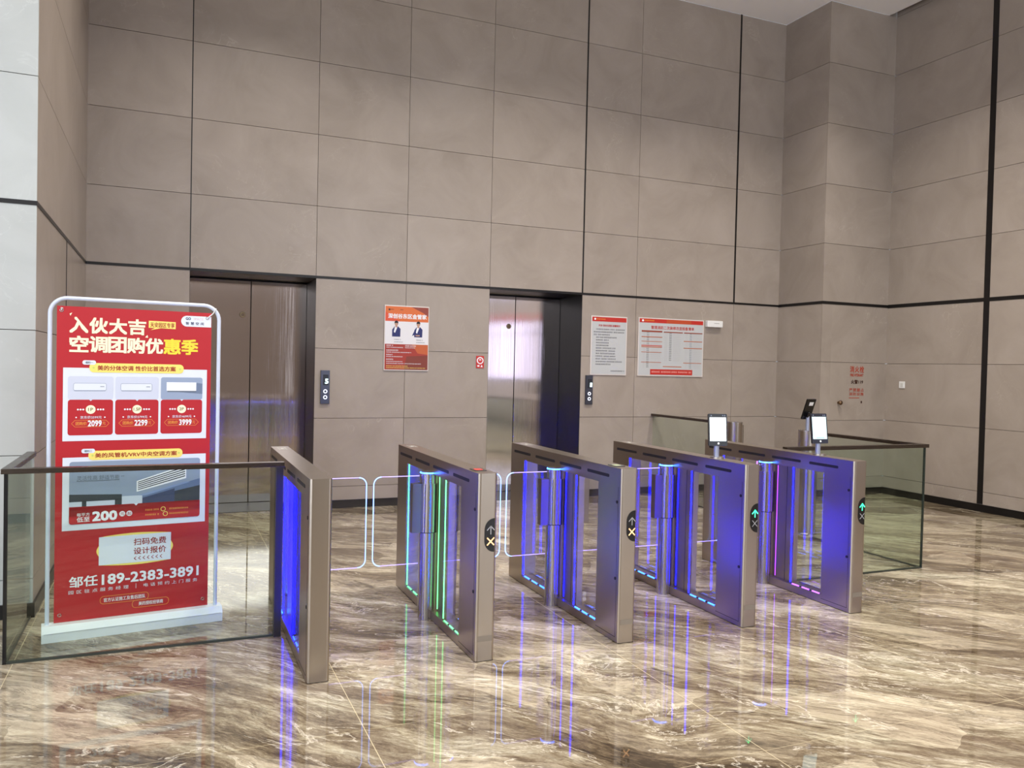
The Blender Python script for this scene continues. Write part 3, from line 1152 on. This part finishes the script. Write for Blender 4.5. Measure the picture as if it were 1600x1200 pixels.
# ------------------------------------------------------------------ banner stand
BX = thing('banner_stand', 'white floor-standing frame with a red advertising banner', 'banner stand', (-0.595, 4.925, 0), math.radians(7.05))
q = MB()
prof = [(0, 0), (.125, 0), (.125, .05), (.098, .084), (.022, .084), (0, .048)]
q.prism_x(prof, 0, .925, ENAMEL)
q.box(.01, .915, -.0012, 0, .046, .050, mat('base_groove', (190, 196, 200), .4))
q.build('base', BX, .003)
q = MB()
pts = [(.026, .06, .082)]
Rc = .085
zt_ = 1.852
for i in range(9):
    a = PI - PI / 2 * i / 8
    pts.append((.026 + Rc + Rc * math.cos(a), .06, zt_ - Rc + Rc * math.sin(a)))
for i in range(9):
    a = PI / 2 - PI / 2 * i / 8
    pts.append((.892 - Rc + Rc * math.cos(a), .06, zt_ - Rc + Rc * math.sin(a)))
pts.append((.892, .06, .082))
FRM = mat('pale_blue_enamel', (206, 214, 230), .3)
q.tube(pts, .0108, FRM, 14)
q.build('tube_frame', BX)
RED = mat('banner_red', (182, 24, 35), .45)
PALEY = mat('print_cream', (252, 247, 208), .5)
YEL = mat('print_yellow', (250, 220, 60), .5)
GOLD = mat('print_gold', (252, 226, 116), .5)
WHT = mat('print_white', (240, 242, 248), .5)
ICE = mat('print_ice', (224, 230, 242), .5)
DRED = mat('print_dark_red', (160, 28, 26), .5)
GREYT = mat('print_grey', (96, 108, 120), .5)
ORNG = mat('print_orange', (240, 160, 70), .5)
NAVY = mat('print_navy', (30, 45, 90), .5)
sheet = MB()
su0, sv0, su1, sv1 = .058, .088, .850, 1.809
sheet.prism_y([(su0, sv0), (su1, sv0), (su1, sv1), (su0, sv1)], -.0006, .0006, RED)
S = sheet.build('banner_sheet', BX)
S.location = (0, .060, 0)
tag(S, 'red printed banner sheet with Chinese sale text')
P = .0016


def part(name, fn, parent=S, label=None):
    q = MB()
    fn(q)
    o = q.build(name, parent)
    if label:
        o['label'] = label
    return o


def headline(q):
    n1 = '入伙大吉'
    for i, ch in enumerate(n1):
        q.text(ch, .120 + i * .0965, 1.668, .120 + i * .0965 + .086, 1.751, PALEY, P, .034)
    cols = [PALEY, PALEY, PALEY, PALEY, PALEY, YEL, YEL]
    for i, ch in enumerate('空调团购优惠季'):
        q.text(ch, .121 + i * .0945, 1.564, .121 + i * .0945 + .087, 1.648, cols[i], P, .032)
    q.poly([(.118, 1.769), (.130, 1.775), (.122, 1.757)], PALEY, P)
    q.poly([(.494, 1.654), (.506, 1.668), (.509, 1.652)], PALEY, P)
    q.poly([(.512, 1.709), (.545, 1.709), (.520, 1.696), (.575, 1.709), (.654, 1.707), (.654, 1.747), (.512, 1.749)], GOLD, P)
    q.text('天安园区专享', .520, 1.713, .648, 1.741, DRED, P * 1.5, .01)


part('headline', headline)


def logo(q):
    r = .031
    q.poly([(.848, 1.787), (.714, 1.787)] + [(.714 - r * math.sin(PI * i / 10), 1.756 + r * math.cos(PI * i / 10)) for i in range(1, 10)] + [(.714, 1.725), (.848, 1.725)], ICE, P)
    q.text('GO', .708, 1.764, .735, 1.778, NAVY, P * 1.5, .03)
    q.text('SPACE', .750, 1.764, .804, 1.777, mat('print_pale_rose', (226, 196, 196), .5), P * 1.5, .0)
    q.text('智慧空间', .708, 1.736, .806, 1.752, NAVY, P * 1.5, .01, 1.7)


part('logo_tag', logo)


def heading(q, v0, v1, sv, txt, small, t0, t1):
    q.rect(.216, v0, .700, v1, GOLD, P * 2, .022)
    q.text(txt, t0, v0 + .012, t1, v1 - .013, DRED, P * 2.5, .018)
    q.rect(.182, sv, .248, sv + .024, ICE, P * 2.2, .011)
    q.text(small, .196, sv + .006, .234, sv + .018, GREYT, P * 2.7, .01)
    for u in (.236, .680):
        q.disc(u, (v0 + v1) / 2, .006, mat('print_green', (200, 215, 110), .5), P * 2.5, n=8)


def offer1(q):
    q.rect(.090, 1.076, .828, 1.476, ICE, P)
    heading(q, 1.452, 1.504, 1.494, '美的分体空调 性价比首选方案', '福利一', .256, .657)


part('offer_panel', offer1)
PHO = mat('photo_pale', (206, 212, 228), .5)
PHO2 = mat('photo_greyblue', (150, 165, 190), .5)
SHD = mat('photo_shade', (110, 125, 150), .5)


def card(u0, u1, hp, old, new, dark):
    um = (u0 + u1) / 2

    def fn(q):
        q.rect(u0, 1.107, u1, 1.302, RED, P * 1.5, .014)
        q.rect(u0, 1.303, u1, 1.430, PHO2 if dark else PHO, P * 1.6, .012)
        q.poly([(um - .010, 1.304), (um, 1.294), (um + .010, 1.304)], PHO, P * 1.7)
        if dark:
            q.poly([(um - .060, 1.350), (u1, 1.335), (u1, 1.395), (um + .075, 1.400)], SHD, P * 1.8)
            q.rect(um - .082, 1.353, um + .078, 1.402, WHT, P * 2)
            q.rect(um - .078, 1.346, um + .078, 1.353, GREYT, P * 2)
        else:
            q.rect(um - .084, 1.352, um + .076, 1.392, ICE, P * 2, .008)
            q.outline(rrect(um - .084, 1.352, um + .076, 1.392, .008, 3), .0014, SHD, P * 2.2)
            q.rect(um - .080, 1.350, um + .072, 1.353, SHD, P * 2.3)
            q.rect(um + .046, 1.373, um + .066, 1.376, GREYT, P * 2.3)
        q.disc(um, 1.248, .024, PALEY, P * 2)
        q.text(hp, um - (.018 if len(hp) > 2 else .012), 1.240, um + (.018 if len(hp) > 2 else .012), 1.257, mat('print_olive', (120, 105, 40), .5), P * 2.4, .01)
        for s in (-1, 1):
            for i in range(3):
                q.disc(um + s * (.036 + i * .013), 1.248, .005, WHT, P * 2, n=10)
            q.disc(um + s * .070, 1.205, .004, WHT, P * 2, n=8)
        q.text(old, um - .050, 1.197, um + .054, 1.213, ICE, P * 2, .008)
        q.outline([(um - .092, 1.171), (um - .076, 1.189), (um + .076, 1.189), (um + .092, 1.171), (um + .076, 1.153), (um - .076, 1.153)], .0016, ORNG, P * 1.8)
        q.text('团购价', um - .072, 1.162, um - .018, 1.181, ORNG, P * 2, .012)
        q.text(new, um - .012, 1.156, um + .054, 1.187, WHT, P * 2, .03)
        q.text('元', um + .058, 1.162, um + .074, 1.180, ORNG, P * 2)
    return fn


for args in ((.114, .335, '1P', '京东价2599元', '2099', False), (.346, .568, '1.5P', '京东价2799元', '2299', False), (.580, .804, '2P', '京东价4699元', '3999', True)):
    part('price_card', card(*args))


def offer2(q):
    q.rect(.092, .586, .828, .986, ICE, P)
    heading(q, .969, 1.020, 1.008, '美的风管机/VRV中央空调方案', '福利二', .249, .669)
    # photograph of a ducted air-conditioner grille
    sky = mat('photo_ceiling', (140, 155, 178), .5)
    q.rect(.125, .714, .797, .962, sky, P * 1.5, .014)
    q.rect(.125, .712, .797, .76, mat('photo_wall', (196, 206, 222), .5), P * 1.6)
    q.poly([(.125, .742), (.385, .742), (.385, .772), (.125, .784)], mat('photo_dark', (44, 54, 62), .5), P * 1.8)
    q.rect(.187, .712, .209, .748, MATS['photo_dark'], P * 1.8)
    q.rect(.350, .712, .385, .748, MATS['photo_dark'], P * 1.8)
    q.poly([(.490, .712), (.797, .712), (.797, .842), (.490, .762)], mat('photo_steelblue', (96, 116, 152), .5), P * 1.7)
    q.poly([(.490, .712), (.660, .712), (.660, .790), (.490, .745)], mat('photo_navy', (48, 62, 96), .5), P * 1.8)
    q.poly([(.660, .712), (.797, .712), (.797, .802), (.660, .775)], MATS['photo_dark'], P * 1.8)
    q.poly([(.460, .781), (.722, .846), (.722, .925), (.460, .842)], WHT, P * 2)
    for i in range(5):
        z0 = .790 + i * .0105
        z1 = .857 + i * .0128
        q.poly([(.466, z0), (.716, z1), (.716, z1 + .006), (.466, z0 + .005)], MATS['photo_dark'], P * 2.2)
    q.poly([(.470, .762), (.720, .828), (.745, .823), (.500, .757)], mat('photo_lightblue', (130, 150, 190), .5), P * 2)
    q.text('灵活性高 舒适节能', .161, .858, .372, .884, GREYT, P * 2, .0)
    q.rect(.161, .853, .372, .856, GREYT, P * 2)
    q.rect(.380, .872, .396, .875, GREYT, P * 2)
    # red price strip
    q.rect(.125, .619, .798, .714, RED, P * 2.5, .014)
    q.poly([(.125, .660), (.798, .660), (.798, .715), (.125, .715)], RED, P * 2.5)
    q.poly([(.447, .716), (.458, .704), (.469, .716)], ICE, P * 2.8)
    q.text('每平方', .163, .660, .226, .680, WHT, P * 3, .0)
    q.text('低至', .163, .630, .226, .657, WHT, P * 3, .015)
    q.text('200', .241, .632, .360, .682, WHT, P * 3, .04)
    for u, ch in ((.388, '元'), (.424, '起')):
        q.disc(u, .662, .015, WHT, P * 3)
        q.text(ch, u - .010, .653, u + .010, .671, DRED, P * 3.4, .01)
    for v, sd in ((.670, 3), (.642, 9)):
        q.dashes(.507, .575, v, .010, ORNG, P * 3, sd)
        q.outline([(.600 + .012 * math.cos(2 * PI * i / 14) + (.012 if v < .65 else 0), v + .005 + .012 * math.sin(2 * PI * i / 14)) for i in range(14)], .003, GOLD, P * 3)
        q.dashes(.632, .735, v, .010, ORNG, P * 3, sd + 1)


part('ducted_offer_panel', offer2)


def scan(q):
    pts = [(.273, .536)] + [(.273 + .371 * i / 12, .538 + .012 * math.sin(PI * i / 12)) for i in range(1, 12)] + [(.644, .538)] + \
          [(.644 + .012 * math.sin(PI * i / 6), .49 - .06 * i / 6) for i in range(7)] + [(.644, .381)] + \
          [(.644 - .371 * i / 12, .381 - .012 * math.sin(PI * i / 12)) for i in range(1, 12)] + [(.273, .381)] + \
          [(.273 - .012 * math.sin(PI * i / 6), .43 + .06 * i / 6) for i in range(7)]
    q.poly(pts[::-1], GOLD, P)
    q.rect(.273, .381, .644, .538, ICE, P * 1.5)
    q.text('扫码免费', .449, .478, .618, .516, DRED, P * 2, .012)
    q.text('设计报价', .449, .426, .618, .464, DRED, P * 2, .012)
    for i in range(7):
        u = .452 + i * .0225
        q.stroke([(u + .010, .413), (u, .404), (u + .010, .395)], .0034, DRED, P * 2)


part('scan_box', scan, label='pale panel inviting people to scan')


def phone(q):
    q.text('邹任', .130, .272, .268, .330, WHT, P, .02)
    q.text('189-2383-3891', .291, .272, .796, .327, WHT, P, .025)
    q.text('园区驻点服务经理', .127, .236, .425, .256, ICE, P, .0, 1.75)
    q.rect(.462, .233, .464, .260, ICE, P)
    q.text('电话预约上门服务', .503, .236, .791, .256, ICE, P, .0, 1.75)


part('phone_number_text', phone)


def foot(q):
    q.outline(rrect(.282, .163, .529, .205, .018, 4), .0022, ORNG, P)
    q.text('官方认证施工及售后团队', .300, .173, .512, .195, WHT, P, .012)
    q.outline(rrect(.445, .122, .636, .164, .018, 4), .0022, ORNG, P)
    q.text('美的授权经销商', .478, .132, .606, .154, WHT, P, .012)


part('dealer_text', foot)
for u, v in ((.085, .128), (.822, .128), (.080, 1.785), (.826, 1.778)):
    q = MB()
    q.torus((u, -.001, v), .008, .0022, STEELP, 'y', 16, 6)
    q.build('eyelet', S)
q = MB()
q.tube([(.826, .056, 1.778), (.856, .050, 1.806), (.868, .046, 1.826)], .0032, WHITE, 8)
q.tube([(.868, .044, 1.828), (.876, .072, 1.836)], .0036, WHITE, 8)
q.build('cable_tie', BX)
q = MB()
q.tube([(.080, .057, 1.785), (.078, .052, 1.800), (.086, .056, 1.796)], .0028, WHITE, 8)
q.build('cable_tie', BX)

# ------------------------------------------------------------------ notices on the back wall
BOARD = mat('clear_board_edge', (214, 206, 200), .2)


def board(name, label, x0, x1, z0, z1, group=None, paper=None):
    t = thing(name, label, 'notice', (x0, YB, z0), 0, group)
    q = MB()
    q.box(0, x1 - x0, -.012, -.001, 0, z1 - z0, BOARD)
    bd = q.build('backing_board', t)
    return t, x1 - x0, z1 - z0


E0 = .0135
t, W, H = board('staff_poster', 'orange poster with two portraits between the lifts', 2.152, 2.650, 1.468, 2.172)


def poster(q):
    O1 = mat('poster_orange', (214, 108, 48), .4)
    O2 = mat('poster_red', (160, 50, 34), .4)
    O3 = mat('poster_brown', (126, 52, 34), .4)
    q.rect(.008, H * .755, W - .008, H - .012, O1, E0)
    q.poly([(.008, H * .755), (.18, H * .755), (.008, H * .90)], mat('poster_redorange', (216, 84, 52), .4), E0 + .0004)
    q.poly([(W - .20, H - .012), (W - .008, H - .012), (W - .008, H * .84), (W - .07, H * .90)], mat('poster_maroon', (140, 60, 44), .4), E0 + .0004)
    q.text('深创谷东区金管家', .040, H * .800, W - .030, H * .872, WHT, E0 + .001, .03)
    q.disc(.052, H * .932, .011, DRK_T, E0 + .001)
    q.dashes(.068, .105, H * .927, .012, DRK_T, E0 + .001, 1)
    q.dashes(.172, .215, H * .927, .012, DRK_T, E0 + .001, 2)
    q.rect(.008, H * .405, W - .008, H * .755, mat('poster_white', (226, 226, 230), .4), E0)
    q.rect(.008, .010, W - .008, H * .405, O2, E0)
    q.poly([(W * .45, .010), (W - .008, .010), (W - .008, H * .24), (W * .5, H * .22)], O3, E0 + .0004)
    q.poly([(W * .62, H * .405), (W - .008, H * .405), (W - .008, H * .25), (W * .75, H * .27)], mat('poster_amber', (190, 92, 44), .4), E0 + .0004)
    rows = [(.372, .10, .025), (.372, .30, .095), (.346, .21, .025), (.346, .36, .232), (.300, .155, .025), (.272, .30, .025), (.232, .10, .025), (.205, .21, .025), (.160, .10, .025), (.130, .21, .025), (.100, .41, .025), (.062, .26, .025), (.034, .46, .025)]
    for i, (v, e, s) in enumerate(rows):
        q.dashes(s if s < .09 else .232, e if s < .09 else .355, H * v, .014 if i in (0, 1, 4, 6, 8) else .010, WHT if i < 11 else GOLD, E0 + .001, 20 + i)


part('printed_face', poster, t)
SKIN = mat('portrait_skin', (188, 150, 128), .5)
HAIR = mat('portrait_hair', (34, 30, 32), .5)
SUIT = mat('portrait_suit', (38, 46, 104), .5)


def portrait(cx, arms):
    def fn(q):
        v = H * .520
        q.poly([(cx - .044, v), (cx + .046, v), (cx + .048, v + .085), (cx + .020, v + .112), (cx - .016, v + .112), (cx - .044, v + .075)], SUIT, E0 + .001)
        q.poly([(cx - .014, v + .112), (cx + .016, v + .112), (cx - .012, v + .040), (cx - .026, v + .05)], WHT, E0 + .0014)
        q.rect(cx - .010, v + .100, cx + .012, v + .126, SKIN, E0 + .0016)
        q.disc(cx + .001, v + .142, .026, SKIN, E0 + .0018, .020)
        q.poly([(cx + .001 + .022 * math.cos(PI * i / 10), v + .146 + .028 * math.sin(PI * i / 10)) for i in range(11)], HAIR, E0 + .0022)
        if arms:
            q.poly([(cx - .070, v + .012), (cx - .040, v + .075), (cx - .030, v + .03)], SUIT, E0 + .0012)
            q.rect(cx - .030, v + .012, cx + .018, v + .024, SKIN, E0 + .002)
        s = cx - .020
        q.dashes(s, s + .080, H * .468, .012, GREYT, E0 + .001, 7)
        q.dashes(s, s + .098, H * .432, .010, GREYT, E0 + .001, 8)
    return fn


part('portrait_photo', portrait(W * .26, False), t)
part('portrait_photo', portrait(W * .755, True), t)
# plain notice
t, W, H = board('wall_notice', 'narrow white notice with red heading right of the right lift', 4.668, 5.166, 1.462, 2.172)
HB = mat('notice_red', (186, 44, 34), .4)
NW = mat('notice_white', (188, 191, 191), .25)
INK = mat('notice_ink', (72, 72, 76), .5)


def notice(q):
    q.rect(.014, .012, W - .012, H - .014, NW, E0)
    q.rect(.014, H * .905, W - .012, H - .014, HB, E0 + .0005)
    q.disc(.052, H * .945, .012, WHT, E0 + .001)
    q.dashes(.072, .190, H * .936, .014, ORNG, E0 + .001, 1)
    q.text('天安·深创谷园区温馨提示', .100, H * .822, .400, H * .857, HB, E0 + .001, .02)
    rows = [(.070, .465), (.036, .465), (.036, .255), (.070, .350), (.070, .240), (.070, .240), (.070, .240), (.070, .345), (.070, .345), (.070, .345), (.070, .345), (.070, .345), (.070, .440), (.070, .285)]
    for i, (a, b_) in enumerate(rows):
        q.dashes(a, b_, H * (.762 - i * .0455), .017, INK, E0 + .001, 40 + i)
    q.dashes(.280, .465, H * .060, .016, INK, E0 + .001, 60)


part('printed_face', notice, t)
# table notice
t, W, H = board('wall_notice', 'wide white notice printed with a three-column list', 5.328, 6.294, 1.461, 2.180)


def table(q):
    q.rect(.012, .012, W - .012, H - .012, NW, E0)
    q.rect(.012, H * .915, W - .012, H - .012, HB, E0 + .0005)
    q.rect(W * .42, H * .915, W * .80, H - .012, mat('notice_redorange', (186, 74, 40), .4), E0 + .0008)
    q.disc(.060, H * .950, .014, WHT, E0 + .001)
    q.dashes(.085, .230, H * .942, .016, ORNG, E0 + .001, 1)
    q.text('管理消防二次装修改造报备清单', .180, H * .808, W - .150, H * .866, HB, E0 + .001, .015)
    cols = [(.045, .345), (.365, .650), (.665, .945)]
    RULE = mat('notice_rule', (176, 104, 70), .5)
    RUL2 = mat('notice_rule_rose', (190, 92, 84), .5)
    for i, (a, b_) in enumerate(cols):
        q.rect(a, H * .755, b_, H * (.782 if i == 0 else .772), mat('notice_brown', (142, 62, 40), .5), E0 + .001)
    for a, b_, v, th in ((.045, .345, .665, .010), (.045, .345, .590, .007), (.045, .345, .515, .012), (.045, .345, .492, .010), (.045, .340, .405, .007), (.045, .335, .232, .007),
                         (.365, .640, .160, .010), (.665, .945, .610, .010), (.665, .945, .490, .010), (.665, .940, .232, .008)):
        q.rect(a, H * v, b_, H * v + th, RULE if th < .011 else RUL2, E0 + .001)
    FA = mat('notice_faint', (176, 172, 172), .5)
    for i in range(20):
        v = H * (.735 - i * .031)
        if v < .10:
            break
        q.dashes(.070, .098, v, .010, FA, E0 + .0008, i)
        q.dashes(.120, .155, v, .013, INK, E0 + .0008, i + 30)
        q.dashes(.180, .330, v, .008, FA, E0 + .0008, i + 60)
        if v > H * .26:
            q.dashes(.380, .425, v, .008, FA, E0 + .0008, i + 90)
            q.dashes(.450, .486, v, .013, INK, E0 + .0008, i + 120)
            q.dashes(.505, .620, v, .007, FA, E0 + .0008, i + 150)
        q.dashes(.690, .720, v, .008, FA, E0 + .0008, i + 180)
        q.dashes(.755, .785, v, .012, GREYT, E0 + .0008, i + 210)
        q.dashes(.800, .920, v, .007, FA, E0 + .0008, i + 240)
    q.rect(.180, .018, W - .160, .085, HB, E0 + .0014)
    q.dashes(.200, W - .185, .042, .022, mat('notice_pink', (240, 180, 170), .5), E0 + .002, 99)


part('printed_face', table, t)

# small wall fittings
t = thing('fire_sign', 'small red and white fire equipment sign left of the right lift', 'sign', (3.215, YB, 1.512))
q = MB()
q.box(0, .094, -.006, -.001, 0, .138, mat('sign_red', (196, 44, 40), .4))
q.build('plate', t)


def firesign(q):
    q.disc(.047, .086, .040, WHT, .0066)
    q.disc(.047, .086, .028, MATS['sign_red'], .0070)
    q.disc(.047, .092, .012, WHT, .0074)
    q.rect(.041, .062, .053, .092, MATS['sign_red'], .0076)
    q.rect(.014, .016, .040, .034, WHT, .0066)
    q.poly([(.052, .012), (.080, .012), (.066, .040)], WHT, .0066)


part('pictogram', firesign, t)
CPM = brushed('call_panel_steel', (92, 94, 104), .3, (200, 200, 3), .02)
RINGL = mat('lit_button_ring', (235, 240, 255), .4, emit=(225, 232, 255), strength=1.3)
DIG = mat('lit_digit', (225, 245, 245), .4, emit=(215, 245, 245), strength=1.6)
for x, digit, label in ((1.484, '5', 'lift call panel showing a five beside the left lift'), (4.612, '1', 'lift call panel below the narrow notice beside the right lift')):
    t = thing('lift_call_panel', label, 'call panel', (x, YB, 1.105), 0, 'lift call panels')
    q = MB()
    q.box(0, .094, -.022, -.001, 0, .350, CPM)
    q.build('plate', t, .002)
    q = MB()
    q.rect(.024, .195, .080, .305, mat('display_black', (40, 44, 52), .15), .0225)
    dsp = q.build('display', t)
    q = MB()
    q.text(digit, .046 if digit == '5' else .060, .212, .078, .260, DIG, .0230, .03)
    q.build('digit', dsp)
    for v in (.130, .068):
        q = MB()
        q.torus((.049, -.0225, v), .0165, .0045, RINGL, 'y', 24, 6)
        q.disc(.049, v, .014, mat('button_dark', (60, 64, 76), .3, .5), .0228)
        q.build('call_button', t)
t = thing('wall_device', 'small white box fixed to the wall beside the wide notice', 'wall box', (6.322, YB, 2.098))
q = MB()
q.box(0, .236, -.055, -.001, 0, .082, WHITE)
q.build('case', t, .006)
q = MB()
q.rect(.10, .046, .18, .052, mat('case_print', (150, 150, 150), .5), .0556)
q.build('printed_mark', t)
t = thing('switch_plate', 'white square switch plate on the right wall', 'switch', (XR, 7.59, 1.375), -PI / 2)
q = MB()
q.box(0, .086, -.010, -.001, 0, .086, WHITE)
q.build('plate', t, .003)
q = MB()
q.box(.022, .064, -.013, -.010, .018, .068, mat('switch_key', (206, 206, 202), .4))
q.build('rocker', t, .001)
